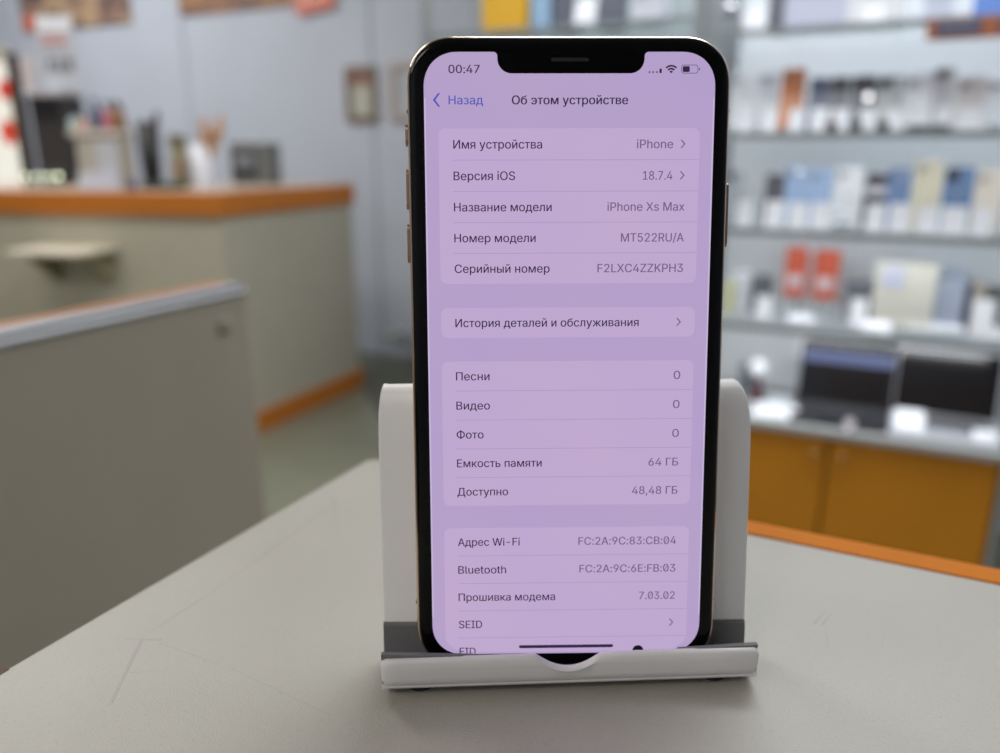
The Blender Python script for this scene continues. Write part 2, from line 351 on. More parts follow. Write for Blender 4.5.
# glints on the counter, imitated by a row of small glowing beads
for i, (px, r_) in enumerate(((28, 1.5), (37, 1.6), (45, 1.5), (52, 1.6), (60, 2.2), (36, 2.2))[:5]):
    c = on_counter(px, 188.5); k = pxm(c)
    lb = thing('glint_bead', ['leftmost small round glowing glint on the reception counter', 'second small round glowing glint from the left on reception counter', 'middle one of five small glowing glints on reception counter',
               'fourth small round glowing glint from the left on reception counter', 'rightmost small glowing glint on reception counter under the black device'][i], 'glint', c, 0, 'small glowing glints in a row on the counter')
    obj('bead_foot', lathe([(2.6*k, 0), (2.2*k, 9*k)], 12), mat('bead_foot_grey', (150, 150, 140), .4), lb)
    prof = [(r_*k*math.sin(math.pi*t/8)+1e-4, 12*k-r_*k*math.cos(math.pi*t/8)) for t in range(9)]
    obj('glowing_bead', lathe(prof, 12), emis('glint_glow', (222, 232, 196), 4), lb, True)

# ------------------------------------------------------------------ low partition, left of the counter
PX, PY, PZ = -.588, .606, .8895
pt_ = thing('low_partition', 'low beige partition panel with white capped top edge left of the counter', 'partition', (PX, PY, 0))
PANEL = mat('partition_laminate', (172, 162, 145), .55, noise=(10, .03), bump=(300, .1, .0003))
obj('panel', box((-.024, -1.6, .0), (0, 0, PZ)), PANEL, pt_, bevel=.002)
obj('top_cap', box((-.027, -1.602, PZ), (.002, .002, PZ+.006)), mat('white_cap', (168, 168, 170), .35), pt_, bevel=.003, seg=3)
obj('cap_ridge', box((-.025, -1.602, PZ+.006), (-.003, .0, PZ+.0115)), mat('grey_cap', (140, 141, 146), .35), pt_, bevel=.003, seg=3)
obj('rear_edge', box((-.036, -1.602, PZ-.03), (-.027, -.0, PZ+.0118)), ORANGE, pt_, bevel=.002)
o = obj('screw_cover', lathe([(.0085, 0), (.0085, .0015), (.006, .003)], 16), mat('screw_cover_beige', (160, 152, 136), .5), pt_); o.location = (0, -.034, PZ-.026); o.rotation_euler = (0, R(90), 0)

# ------------------------------------------------------------------ display rack (right)
SY = 2.05; KR = .932        # rack front plane
WT = .355
rack = thing('display_rack', 'glass shelf display rack with grey posts and pale back panel above orange cabinet', 'shelf rack', (-.07*KR, SY, WT))
def rk(lo, hi): return box(((lo[0]+.07)*KR, lo[1]-SY, lo[2]-WT), ((hi[0]+.07)*KR, hi[1]-SY, hi[2]-WT))
obj('back_panel', rk((-.47, SY+.315, WT+.001), (.335, SY+.33, 1.75)), BACKP, rack)
for x in (-.485, .330):
    for y in (SY+.0, SY+.30):
        obj('post', rk((x-.013, y, WT+.001), (x+.013, y+.026, 1.75)), GREY, rack, bevel=.003)
SHELF = {1: 1.299, 2: 1.070, 3: .842, 4: .602}
for n_, z in SHELF.items():
    sh = obj('glass_shelf', rk((-.47, SY, z-.010), (.316, SY+.31, z)), GLASS, rack, bevel=.001)
    obj('front_rail', rk((-.47, SY-.004, z-.014), (.316, SY, z+.002)), mat('shelf_rail', (150, 158, 162), .3, .4), sh)
# slim strips and lights added under three shelves to brighten the levels below
for n_, p_ in ((2, .30), (3, .66), (4, .85)):
    z = SHELF[n_]
    obj('added_strip', rk((-.45, SY+.004, z-.0155), (.296, SY+.016, z-.0105)), mat('added_strip_white', (240, 240, 240), .6), rack)
    l = area('shelf_fill_light', (-.077*KR, SY+.010, z-.017), .69, .008, p_, (.95, .98, 1)); l.rotation_euler = (R(32), 0, 0)
# left bay, behind the phone
rack2 = thing('display_rack', 'left glass shelf rack bay seen only above the phone top', 'shelf rack', (-.92*KR, SY, 0))
def rk2(lo, hi): return box(((lo[0]+.92)*KR, lo[1]-SY, lo[2]), ((hi[0]+.92)*KR, hi[1]-SY, hi[2]))
obj('back_panel', rk2((-1.33, SY+.315, .0), (-.505, SY+.33, 1.75)), mat('teal_grey_back_panel', (172, 182, 186), .6), rack2)
for x in (-1.335, -.515):
    for y in (SY, SY+.30):
        obj('post', rk2((x-.013, y, 0), (x+.013, y+.026, 1.75)), GREY, rack2, bevel=.003)
for z in (.39, .64, .88, 1.11, 1.338):
    sh = obj('glass_shelf', rk2((-1.32, SY, z-.010), (-.53, SY+.31, z)), GLASS, rack2, bevel=.001)
    obj('front_rail', rk2((-1.32, SY-.004, z-.012), (-.53, SY, z+.001)), mat('shelf_rail', (150, 158, 162), .3, .4), sh)
# orange base cabinet
cb = thing('base_cabinet', 'orange two-door base cabinet with grey worktop under the display shelves', 'cabinet', (-.07*KR, SY, 0))
def ck(lo, hi): return box(((lo[0]+.07)*KR, lo[1]-SY, lo[2]), ((hi[0]+.07)*KR, hi[1]-SY, hi[2]))
obj('carcass', ck((-.47, SY+.012, .05), (.325, SY+.35, WT-.02)), mat('cabinet_carcass', (110, 66, 20), .6), cb)
obj('plinth', ck((-.46, SY+.03, 0), (.315, SY+.34, .05)), DARK, cb)
obj('side_post', ck((.316, SY-.016, 0), (.334, SY+.35, WT-.02)), GREY, cb, bevel=.002)
obj('worktop', ck((-.48, SY-.02, WT-.02), (.335, SY+.35, WT)), mat('grey_worktop', (158, 160, 160), .3), cb, bevel=.003)
for a, b, kx in ((-.465, -.089, -.118), (-.082, .312, -.048)):
    d = obj('door', ck((a, SY-.008, .055), (b, SY+.010, WT-.024)), DOOR, cb, bevel=.003)
    o = obj('knob', lathe([(.005, 0), (.005, .008), (.010, .012), (.009, .018)], 14), mat('brass_knob', (176, 140, 90), .3, .7), d, True)
    o.location = ((kx+.07)*KR, -.008, WT-.065); o.rotation_euler = (R(90), 0, 0)

# phones, price cards
def px_box(x0, x1, y0, y1, Y):
    a = at_y((x0+x1)/2, (y0+y1)/2, Y); k = pxm(a)
    return a, k
PHONE_ME = {}
def rnd_slab(wd, ht, th, r):
    """a rounded upright slab standing on z=0, facing -y"""
    bm = bmesh.new(); pts = rrect(-wd/2, 0, wd/2, ht, r, 5)
    f = [bm.verts.new((q[0], -th/2, q[1])) for q in pts]; b = [bm.verts.new((q[0], th/2, q[1])) for q in pts]
    bm.faces.new(f); bm.faces.new(b[::-1]); n = len(pts)
    for i in range(n): bm.faces.new((f[i], b[i], b[(i+1) % n], f[(i+1) % n]))
    return bm
def display_phone(shelf, x0, x1, ytop, col, desc, dark_top=False, stripe=None, lens=False, glint_at=None, ybot=None, z=None, shname='upper'):
    zf = SHELF[shelf] if z is None else z
    Y = SY+.15
    c = at_y((x0+x1)/2, ytop, Y); k = pxm(c); wd = (x1-x0)*k; ht = min(.19, max(.06, (c.z-zf)/math.cos(R(10))))
    t = thing('display_phone', desc, 'phone', (c.x, Y-.03, zf), 0, 'phones on the display shelves')
    t.rotation_euler = (R(-10), 0, 0)
    m = mat('phone_%d_%d_%d' % col, col, .3, coat=.3)
    obj('body', rnd_slab(wd, ht, .008, min(.009, wd*.2)), m, t, bevel=.0015)
    cm = rnd_slab(wd*.42, wd*.42, .003, .005)
    o = obj('camera_bump', cm, mat('camera_dark', (58, 62, 72), .3) if dark_top or lens else m, t); o.location = (-wd*.22, -.0055, ht-wd*.52)
    for dx, dz in ((-.09, .09), (-.09, .27), (.09, .18)):
        q = obj('lens', lathe([(wd*.07, 0), (wd*.06, .002)], 10), BLACK if (dark_top or lens) else mat('lens_grey', (90, 94, 104), .2), o)
        q.location = (dx*wd, -.0015, wd*dz); q.rotation_euler = (R(90), 0, 0)
    if glint_at:  # flat mirror disc added to catch a round lamp glint
        q = obj('glint_disc', lathe([(.008, 0), (.008, .0015)], 18), mat('glint_mirror', (225, 228, 236), .17, 1), t); q.location = (glint_at[0]*wd, -.0045, ht*glint_at[1]); q.rotation_euler = (R(90), 0, 0)
    if dark_top: obj('dark_upper_band', box((-wd*.47, -.0052, ht-.03), (wd*.47, -.004, ht-.006)), mat('smoke', (66, 70, 80), .3), t)
    if stripe: obj('pale_band', box((-wd*.49, -.0054, ht*.62), (wd*.49, -.004, ht*.78)), mat('pale_band', stripe, .4), t)
    obj('stand_foot', extrude_x([(-.018, 0), (.05, 0), (.05, .004), (-.012, .004), (-.012, .014), (-.018, .014)], -wd*.3, wd*.3), see_through('acrylic', (190, 200, 205), .5), t)
    # acrylic foot stays flat on the shelf
    t.children[-1].rotation_euler = (R(10), 0, 0)
    return t
def price_card(shelf, x0, x1, y0, y1, label, z=None, Y=SY+.05, rgb=None):
    zf = SHELF[shelf] if z is None else z
    c = at_y((x0+x1)/2, y0, Y); k = pxm(c); wd = (x1-x0)*k; ht = max(.02, c.z-zf)
    if len(label.split()) > 16: label = label.replace('right of the light grey one', '')
    t = thing('price_card', label.strip(), 'price card', (c.x, Y, zf), 0, 'white price cards on the shelves')
    o = obj('card', rnd_slab(wd, ht, .0016, .002), WHITEP, t); o.rotation_euler = (R(-14), 0, 0)
    o = obj('easel', box((-wd*.3, .002, 0), (wd*.3, .0035, ht*.7)), WHITEP, t); o.location = (0, .03, 0); o.rotation_euler = (R(18), 0, 0)
    return t
U = 'on the upper phone shelf'
for x0, x1, yt, col, d, kw, cardpx in (
    (733, 753, 73, (226, 228, 236), 'white phone leaning at the left end of the upper phone shelf', {}, (738, 754, 104)),
    (760, 779, 73, (218, 221, 232), 'white phone left of the orange phone on the upper shelf', {}, (762, 778, 108)),
    (784, 807, 69, (238, 138, 74), 'bright orange phone on the upper phone shelf', {}, (790, 804, 108)),
    (812, 831, 78, (88, 108, 152), 'slate blue phone right of the orange phone', {}, (812, 829, 107)),
    (833, 851, 77, (120, 126, 142), 'grey phone with dark top right of the slate blue phone', {'dark_top': True}, (834, 850, 108)),
    (854, 878, 76, (108, 116, 134), 'blue-grey phone with dark camera at middle of the upper shelf', {'dark_top': True, 'glint_at': (.2, .62)}, (861, 876, 108)),
    (881, 904, 76, (190, 196, 202), 'light grey phone with dark camera left of the brightest white phone', {'lens': True}, (888, 902, 108)),
    (907, 934, 74, (240, 240, 248), 'brightest white phone on the upper shelf right of the light grey one', {'glint_at': (.05, .55)}, (912, 930, 108)),
    (937, 956, 68, (198, 196, 202), 'tall pale grey phone with dark camera near right of upper shelf', {'lens': True}, (938, 953, 106)),
    (960, 986, 77, (214, 206, 206), 'pale beige phone near right end of the upper phone shelf', {}, (960, 982, 107)),
    (990, 1014, 78, (228, 230, 238), 'white phone cut off by the right photo edge, upper shelf', {}, None)):
    display_phone(2, x0, x1, yt, col, d, **kw)
    if cardpx: price_card(2, cardpx[0], cardpx[1], cardpx[2], 130, 'price card before the ' + d)
for x0, x1, yt, col, d, kw, cardpx in (
    (728, 745, 171, (176, 182, 190), 'grey phone at left end of the lower phone shelf', {'lens': True}, (738, 752, 200)),
    (768, 787, 174, (82, 80, 92), 'dark grey phone on the lower phone shelf', {}, (766, 785, 200)),
    (788, 809, 166, (164, 190, 228), 'light blue phone beside the dark grey phone', {'glint_at': (.1, .9)}, (790, 808, 202)),
    (811, 834, 169, (168, 194, 232), 'light blue phone beside the brilliant white phone', {}, (813, 831, 202)),
    (838, 864, 166, (244, 246, 252), 'brilliant white phone on the lower phone shelf', {'glint_at': (0, .5)}, None),
    (868, 888, 174, (60, 58, 68), 'black phone with pale band on the lower phone shelf', {'stripe': (206, 204, 210)}, (868, 886, 203)),
    (890, 912, 168, (116, 142, 186), 'medium blue phone left of the cream phone', {'glint_at': (0, .88)}, (892, 911, 203)),
    (918, 944, 160, (228, 220, 198), 'tall cream phone on the lower phone shelf', {}, (920, 940, 206)),
    (948, 975, 167, (108, 138, 182), 'steel blue phone with dark camera right of the cream phone', {'lens': True, 'glint_at': (0, .6)}, (945, 968, 206)),
    (979, 1004, 170, (236, 226, 214), 'ivory phone at right end of the lower phone shelf', {}, (976, 993, 208))):
    display_phone(3, x0, x1, yt, col, d, **kw)
    if cardpx: price_card(3, cardpx[0], cardpx[1], cardpx[2], 225, 'price card before the ' + d)
# small dark gadgets on the upper shelf
for i, (px, col, lab) in enumerate(((831, (82, 48, 54), 'small dark red gadget between cards under the slate blue phone'), (856, (52, 58, 62), 'small dark gadget left of the middle card on upper shelf'),
                                    (883, (48, 54, 58), 'small dark gadget under the light grey phone on upper shelf'), (918, (60, 62, 66), 'dark flat gadget under the brightest white phone'), (940, (66, 68, 70), 'dark flat gadget under the tall pale grey phone'))):
    c = at_y(px, 128, SY+.025); k = pxm(c); g = thing('gadget_case', lab, 'gadget', (c.x, SY+.022, SHELF[2]), 0, 'small dark gadgets on the upper shelf')
    hw = (5 if i < 3 else 9)*k; hh = (10 if i < 3 else 6)*k
    obj('body', prism(rrect(-hw, -.014, hw, .014, .006, 4), 0, hh), mat('gadget_%d' % i, col, .4), g, bevel=.002)
    obj('lid_seam', prism(rrect(-hw-.0005, -.0145, hw+.0005, .0145, .006, 4), hh*.55, hh*.62), DARK, g)

# third level: boxes, cases, tags
S4 = SHELF[4]
def carton(px0, px1, ytop, depth, col, label, Y, cat='box', name='carton', label_patch=None, z=S4):
    c = at_y((px0+px1)/2, ytop, Y); k = pxm(c); wd = (px1-px0)*k; ht = max(.015, c.z-z)
    t = thing(name, label, cat, (c.x, Y, z), 0)
    m = mat('%s_%d_%d_%d' % ((name,)+col), col, .5)
    obj('box_body', box((-wd/2, 0, 0), (wd/2, depth, ht*.86)), m, t, bevel=.0015)
    obj('lid', box((-wd/2-.001, -.001, ht*.86), (wd/2+.001, depth+.001, ht)), m, t, bevel=.0015)
    if label_patch: obj('label', box((-wd*.38, -.003, ht*.62), (-wd*.02, -.001, ht*.95)), mat('lilac_label', label_patch, .5), t)
    return t
carton(725, 733, 284, .06, (222, 220, 168), 'pale yellow carton at left end of the shelf under the phones', SY+.12)
carton(733, 751, 272, .06, (216, 220, 230), 'white carton at left end of the box shelf', SY+.15)
for a, b, yt, lab in ((788, 809, 247, 'left one of the two orange-red phone cases hanging cards'), (817, 841, 250, 'right one of the two orange-red phone cases hanging cards')):
    Y = SY+.20; c = at_y((a+b)/2, yt, Y); k = pxm(c); wd = (b-a)*k; ht = 50*k
    t = thing('case_package', lab.replace(' hanging cards', ' standing on clear stands'), 'phone case', (c.x, Y, S4), 0, 'orange-red phone case packages')
    zb = c.z-ht-S4
    obj('case_back', (lambda b_: b_)(rnd_slab(wd, ht, .008, .008)), mat('orange_red_case', (222, 104, 78), .45), t, bevel=.001).location = (0, 0, zb)
    obj('white_label', rnd_slab(wd*.72, ht*.26, .002, .003), mat('case_label', (226, 204, 210), .5), t).location = (0, -.0055, zb+ht*.2)
    obj('clear_stand', extrude_x([(-.02, 0), (.03, 0), (.03, zb), (-.02, zb)], -wd*.3, wd*.3), see_through('acrylic', (190, 200, 205), .5), t)
carton(752, 771, 277, .05, (104, 108, 116), 'dark grey gadget box left of the two orange-red cases', SY+.16)
carton(848, 876, 284, .05, (112, 114, 124), 'dark grey gadget box between orange-red cases and cream box', SY+.16)
carton(880, 936, 264, .07, (226, 224, 214), 'large cream box with lilac label on the box shelf', SY+.13, label_patch=(206, 210, 232))
carton(938, 966, 280, .06, (176, 186, 206), 'blue-grey box right of the large cream box', SY+.15)
carton(966, 974, 284, .06, (78, 84, 112), 'narrow dark blue box between blue-grey box and tan box', SY+.15)
carton(976, 986, 284, .05, (186, 176, 164), 'narrow tan box near the right end of box shelf', SY+.15)
carton(989, 1006, 288, .05, (96, 100, 102), 'dark grey box at right end of the box shelf', SY+.15)
carton(940, 964, 268, .035, (196, 206, 224), 'pale blue box behind the blue-grey box', SY+.22)
def lying_tag(px0, px1, py0, py1, label, z, tilt=28):
    c = at_z((px0+px1)/2, py1, z); k = pxm(c); wd = (px1-px0)*k
    t = thing('shelf_tag', label, 'price tag', (c.x, max(SY+.006, c.y), z), 0, 'white shelf tags at the shelf fronts')
    ln = max(.028, (py1-py0)*k*1.25)
    o = obj('tag_face', box((-wd/2, 0, 0), (wd/2, ln, .0015)), WHITEP, t); o.rotation_euler = (R(tilt), 0, 0)
    obj('tag_back', box((-wd/2, ln*math.cos(R(tilt))-.002, 0), (wd/2, ln*math.cos(R(tilt)), ln*math.sin(R(tilt)))), WHITEP, t)
lying_tag(788, 813, 312, 322, 'white tag on shelf front below the left orange-red case', S4)
lying_tag(863, 889, 317, 332, 'white tag on shelf front left of the cream box', S4)
lying_tag(912, 936, 315, 330, 'white tag on shelf front below the cream box, left of its pair', S4)
lying_tag(938, 962, 315, 332, 'white tag on shelf front below the blue-grey box', S4)
lying_tag(972, 1000, 323, 338, 'white tag on shelf front at the right end of box shelf', S4)
price_card(4, 977, 996, 300, 325, 'white standing card before the tan box on box shelf', Y=SY+.09)
price_card(4, 757, 772, 296, 310, 'small white standing card below the dark grey gadget box, left', Y=SY+.10)
price_card(4, 852, 868, 299, 318, 'small white standing card below the dark grey gadget box, right', Y=SY+.11)

# laptops on the worktop
def laptop(label, loc, wd, depth, lidh, rot, body, keym, scr, lean, band=None):
    t = thing('laptop', label, 'laptop', loc, rot, 'laptops on the worktop')
    obj('base', prism(rrect(-wd/2, 0, wd/2, depth, .008, 3), 0, .013), body, t, bevel=.002)
    kb = obj('keyboard', box((-wd*.44, depth*.46, .013), (wd*.44, depth*.93, .0145)), keym, t)
    obj('touchpad', box((-wd*.14, depth*.06, .013), (wd*.14, depth*.36, .0138)), body, t)
    lid = obj('lid', prism(rrect(-wd/2, 0, wd/2, lidh, .008, 3), -.003, .003), body, t, bevel=.001)
    lid.location = (0, depth, .013); lid.rotation_euler = (R(90-lean), 0, 0)
    obj('screen', box((-wd*.475, lidh*.05, .003), (wd*.475, lidh*.96, .0036)), scr, lid)
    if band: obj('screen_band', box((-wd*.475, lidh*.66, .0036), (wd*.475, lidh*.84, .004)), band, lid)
    o = obj('hinge', tube((-wd*.4, depth, .013), (wd*.4, depth, .013), .005, n=10), DARK, t)
    return t
SCR = mat('dark_screen', (16, 14, 18), .15)
c0 = at_z(802, 413, WT); c1 = at_z(888, 424, WT)
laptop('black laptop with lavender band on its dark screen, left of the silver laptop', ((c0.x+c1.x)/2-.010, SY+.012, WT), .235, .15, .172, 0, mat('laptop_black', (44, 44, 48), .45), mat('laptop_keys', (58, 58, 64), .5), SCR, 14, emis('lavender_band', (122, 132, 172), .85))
c0 = at_z(893, 430, WT); c1 = at_z(1002, 446, WT)
laptop('silver laptop with blank black screen at right end of the worktop', ((c0.x+c1.x)/2-.006, SY+.005, WT), .243, .165, .178, 0, mat('laptop_silver', (196, 198, 206), .35, .2), mat('laptop_grey_keys', (92, 92, 98), .5), SCR, 14)
lying_tag(895, 922, 408, 430, 'white tag lying on the left front corner of the silver laptop', WT+.0145, 30)
lying_tag(975, 996, 427, 442, 'white tag lying on the right front corner of the silver laptop', WT+.0145, 20)
# card at laptop's upper left corner: stands on a rod stand
t = thing('price_card', 'white price card on a thin stand at the upper left of the black laptop', 'price card', (at_y(807, 345, SY+.21).x-.012, SY+.24, WT), 0)
zc = at_y(807, 358, SY+.24).z-WT
obj('card', rnd_slab(.045, .062, .0016, .003), WHITEP, t).location = (0, 0, zc)
obj('rod', tube((0, .004, 0), (0, .004, zc+.03), .002), GREY, t); obj('foot', lathe([(.02, 0), (.018, .004)], 16), GREY, t)
# small things on worktop, left
def at_w(px, py): return at_z(px, py, WT)
c = at_y(757, 390, SY+.16); k = pxm(c)
t = thing('web_camera', 'white ball-shaped gadget on dark red stand at left end of worktop', 'gadget', (c.x, SY+.16, WT), 0)
zz = at_y(757, 368, SY+.16).z-WT; rr = 10*k
obj('ball', lathe([(rr*math.sin(math.pi*i/10)+1e-4, zz-rr*math.cos(math.pi*i/10)) for i in range(11)], 18), mat('gloss_white', (244, 245, 252), .25), t, True)
obj('stand', lathe([(.018, 0), (.02, .006), (.012, .03), (.009, zz-rr*.9)], 16), mat('dark_red_stand', (96, 50, 56), .45), t, True)
carton(741, 752, 366, .05, (120, 126, 142), 'grey-blue box behind the white ball gadget', SY+.22, z=WT)
for i, (a, b, y0, y1, lab) in enumerate(((752, 772, 398, 416, 'white tag at left end of worktop, leftmost of the row'), (772, 795, 402, 418, 'white tag beside the black laptop base'))):
    lying_tag(a, b, y0, y1, lab, WT, 20)
o = tag(obj('cable_box', prism(rrect(-.03, 0, .03, .05, .01, 4), 0, .018), mat('cable_white', (218, 222, 230), .4), None, bevel=.003), 'flat white adapter on worktop behind the white tags', 'adapter')
o.location = (at_y(780, 390, SY+.14).x, SY+.13, WT)
t = thing('highlight_disc', 'round chrome highlight disc at the front of the black laptop', 'highlight', (at_y(850, 420, SY+.005).x, SY+.006, WT), 0)  # shiny discs standing in for a blurred round highlight
obj('disc', lathe([(.016, 0), (.017, .003), (.015, .006)], 20), mat('chrome', (220, 220, 226), .12, 1), t); o = obj('upright_disc', lathe([(.013, -.002), (.013, .002)], 20), mat('pearl', (226, 220, 226), .3), t)
o.location = (0, .0, .018); o.rotation_euler = (R(80), 0, 0)

# top shelf
S1 = SHELF[1]
carton(788, 848, -12, .10, (214, 216, 238), 'lavender white box on the top shelf left of the pure white box', SY+.05, z=S1)
carton(851, 905, -14, .10, (246, 246, 252), 'pure white box on the top shelf', SY+.05, z=S1)
carton(770, 786, -8, .08, (120, 124, 132), 'dark grey box on top shelf beside the lavender white box', SY+.08, z=S1)
carton(928, 954, -8, .08, (216, 222, 240), 'small pale blue-white box on top shelf above the orange sign', SY+.06, z=S1)
carton(980, 1010, -16, .08, (120, 158, 236), 'bright blue box at right end of the top shelf', SY+.06, z=S1)
price_card(1, 746, 765, 5, 27, 'white price card on the top shelf left of the dark grey box', Y=SY+.03)
price_card(1, 864, 884, 6, 20, 'white price card before the pure white box on top shelf', Y=SY+.03)
c = at_y(730, 10, SY+.06); k = pxm(c)
t = thing('highlight_ball', 'chrome ball highlight at left end of the top shelf', 'ornament', (c.x, SY+.06, S1), 0)  # chrome ball in place of a bright out-of-focus highlight
rr = 8*k; zz = max(rr+.004, c.z-S1)
obj('ball', lathe([(rr*math.sin(math.pi*i/10)+1e-4, zz-rr*math.cos(math.pi*i/10)) for i in range(11)], 18), mat('chrome', (220, 220, 226), .12, 1), t, True)
obj('foot', lathe([(rr*.8, 0), (rr*.5, zz-rr*.8)], 16), GREY, t)
# orange shelf-edge sign
a = at_y(927, 29, SY-.012); b = at_y(1040, 27, SY-.012); k = pxm(a)
t = thing('shelf_sign', 'orange shelf-edge sign with dark blue plates under the top shelf', 'sign', ((a.x+b.x)/2, SY-.006, a.z-11*k), 0); hw = (b.x-a.x)/2
obj('sign_board', box((-hw, -.008, 0), (hw, 0, 19*k)), mat('sign_orange', (176, 106, 72), .5), t, bevel=.001)
for x0, x1 in ((-hw+8*k, -hw+47*k), (-hw+62*k, hw-6*k)):
    pl = obj('dark_plate', box((x0, -.0095, 4*k), (x1, -.008, 18*k)), mat('sign_blue_grey', (84, 88, 112), .5), t)
    obj('plate_lettering', box((x0+4*k, -.010, 9*k), (x1-4*k, -.0095, 13*k)), mat('sign_letter', (128, 130, 146), .5), pl)
# left bay top shelf
S0 = 1.338
carton(479, 526, -30, .09, (232, 178, 48), 'yellow box on the left bay shelf above the phone', SY+.10, z=S0)
carton(530, 551, -20, .05, (158, 192, 226), 'light blue box beside the yellow box above the phone', SY+.12, z=S0)
carton(553, 573, -25, .07, (104, 108, 122), 'dark grey box left of the white card above the phone', SY+.12, z=S0)
carton(597, 622, -25, .07, (112, 116, 130), 'dark grey box right of the white card above the phone', SY+.12, z=S0)
price_card(1, 573, 596, -4, 22, 'white price card between two dark grey boxes above the phone', z=S0, Y=SY+.05)
carton(631, 666, -20, .07, (226, 228, 240), 'white box with blue patch on left bay shelf above the phone', SY+.08, z=S0, label_patch=(124, 150, 216))

# ------------------------------------------------------------------ main counter (foreground)
TZ = .9
TX0, TYL = -.199, .272           # left edge and far edge of the laminate
def counter_mat():
    m = mat('worn_beige_laminate', (166, 161, 151), .42, noise=(18, .035), bump=(1900, .6, .0002)); nt = m.node_tree; b = nt.nodes['Principled BSDF']
    src = b.inputs['Base Color'].links[0].from_socket
    tc = nt.nodes.new('ShaderNodeTexCoord')
    sp = nt.nodes.new('ShaderNodeTexNoise'); sp.inputs['Scale'].default_value = 900; sp.inputs['Detail'].default_value = 2; nt.links.new(tc.outputs['Object'], sp.inputs['Vector'])
    r = nt.nodes.new('ShaderNodeValToRGB'); r.color_ramp.elements[0].position = .30; r.color_ramp.elements[1].position = .42
    r.color_ramp.elements[0].color = (.92, .92, .92, 1); nt.links.new(sp.outputs['Fac'], r.inputs[0])
    mx = nt.nodes.new('ShaderNodeMixRGB'); mx.blend_type = 'MULTIPLY'; mx.inputs[0].default_value = 1
    nt.links.new(src, mx.inputs[1]); nt.links.new(r.outputs[0], mx.inputs[2]); cur = mx.outputs[0]
    def V(op, a, bb=None):
        n = nt.nodes.new('ShaderNodeVectorMath'); n.operation = op
        for i, x in enumerate((a, bb)):
            if x is None: continue
            if isinstance(x, (tuple, Vector)): n.inputs[i].default_value = x
            else: nt.links.new(x, n.inputs[i])
        return n
    wob = nt.nodes.new('ShaderNodeTexNoise'); wob.inputs['Scale'].default_value = 60; nt.links.new(tc.outputs['Object'], wob.inputs['Vector'])
    for (p0, p1, wd, dk) in SCR_LINES:
        a = Vector(p0) - Vector((TX0, TYL, TZ)); e = Vector(p1)-Vector(p0); a.z = 0; e.z = 0
        fl_ = V('MULTIPLY', tc.outputs['Object'], (1, 1, 0))
        d = V('SUBTRACT', fl_.outputs[0], a)
        dt = V('DOT_PRODUCT', d.outputs[0], e)
        dv_ = nt.nodes.new('ShaderNodeMath'); dv_.operation = 'DIVIDE'; dv_.use_clamp = True; nt.links.new(dt.outputs['Value'], dv_.inputs[0]); dv_.inputs[1].default_value = e.length_squared
        sc = nt.nodes.new('ShaderNodeVectorMath'); sc.operation = 'SCALE'; sc.inputs[0].default_value = e; nt.links.new(dv_.outputs[0], sc.inputs['Scale'])
        ds = V('DISTANCE', d.outputs[0], sc.outputs[0])
        mr = nt.nodes.new('ShaderNodeMapRange'); nt.links.new(ds.outputs['Value'], mr.inputs[0]); mr.inputs[1].default_value = wd*.3; mr.inputs[2].default_value = wd
        mr.inputs[3].default_value = dk*.6; mr.inputs[4].default_value = 0
        fm = nt.nodes.new('ShaderNodeMath'); fm.operation = 'MULTIPLY'; nt.links.new(mr.outputs[0], fm.inputs[0])
        wr = nt.nodes.new('ShaderNodeMapRange'); nt.links.new(wob.outputs['Fac'], wr.inputs[0]); wr.inputs[1].default_value = .3; wr.inputs[2].default_value = .55; nt.links.new(wr.outputs[0], fm.inputs[1])
        mx = nt.nodes.new('ShaderNodeMixRGB'); nt.links.new(fm.outputs[0], mx.inputs[0]); nt.links.new(cur, mx.inputs[1]); mx.inputs[2].default_value = lin((88, 84, 78)); cur = mx.outputs[0]
    nt.links.new(cur, b.inputs['Base Color'])
    return m
SCR_LINES = [(at_z(*p, TZ), at_z(*q, TZ), wd, dk) for p, q, wd, dk in (
    ((126, 639), (162, 640), .00035, .55), ((143, 639), (112, 703), .0003, .6), ((141, 639), (110, 702), .0002, .5), ((143, 637), (215, 590), .0005, .4), ((215, 590), (335, 503), .0008, .28),
    ((160, 643), (218, 664), .0003, .3), ((130, 673), (165, 670), .00025, .35), ((165, 670), (188, 658), .00025, .3), ((334, 500), (336, 532), .0008, .15),
    ((814, 624), (826, 611), .0004, .5), ((822, 625), (834, 611), .0004, .5), ((826, 628), (828, 648), .0003, .25), ((230, 668), (330, 715), .0003, .2), ((395, 700), (388, 712), .0004, .3))]
ct = thing('service_counter', 'foreground counter with worn beige laminate top and orange far edge', 'counter', (TX0, TYL, 0))
XR, YN = 1.25, -.75
rc_ = .005
corner = [(TX0+rc_-rc_*math.sin(R(a)), TYL-rc_+rc_*math.cos(R(a))) for a in range(0, 91, 10)]
poly = [(XR, TYL)] + corner + [(TX0, YN), (XR, YN)]
loc = [(q[0]-TX0, q[1]-TYL) for q in poly]
top = obj('counter_top', prism(loc, -.028, 0), counter_mat(), ct, bevel=.0012); top.location = (0, 0, TZ)
tr = bmesh.new()      # orange rounded edge along the far side
prof = [(.0005, -.030), (.0005, .0)] + [(.0095+.0045*math.sin(R(a)), -.0045+.0045*math.cos(R(a))) for a in range(0, 91, 15)] + [(.014, -.026), (.010, -.030)]
extrude_x(prof, .005, XR-TX0, tr)
o = obj('orange_edge', tr, mat('orange_table_edge', (194, 112, 22), .65, noise=(30, .06), spec=.12), ct); o.location = (0, 0, TZ)
obj('side_panel', box((.012, YN-TYL+.02, 0), (.03, -.012, TZ-.028)), BEIGE, ct)
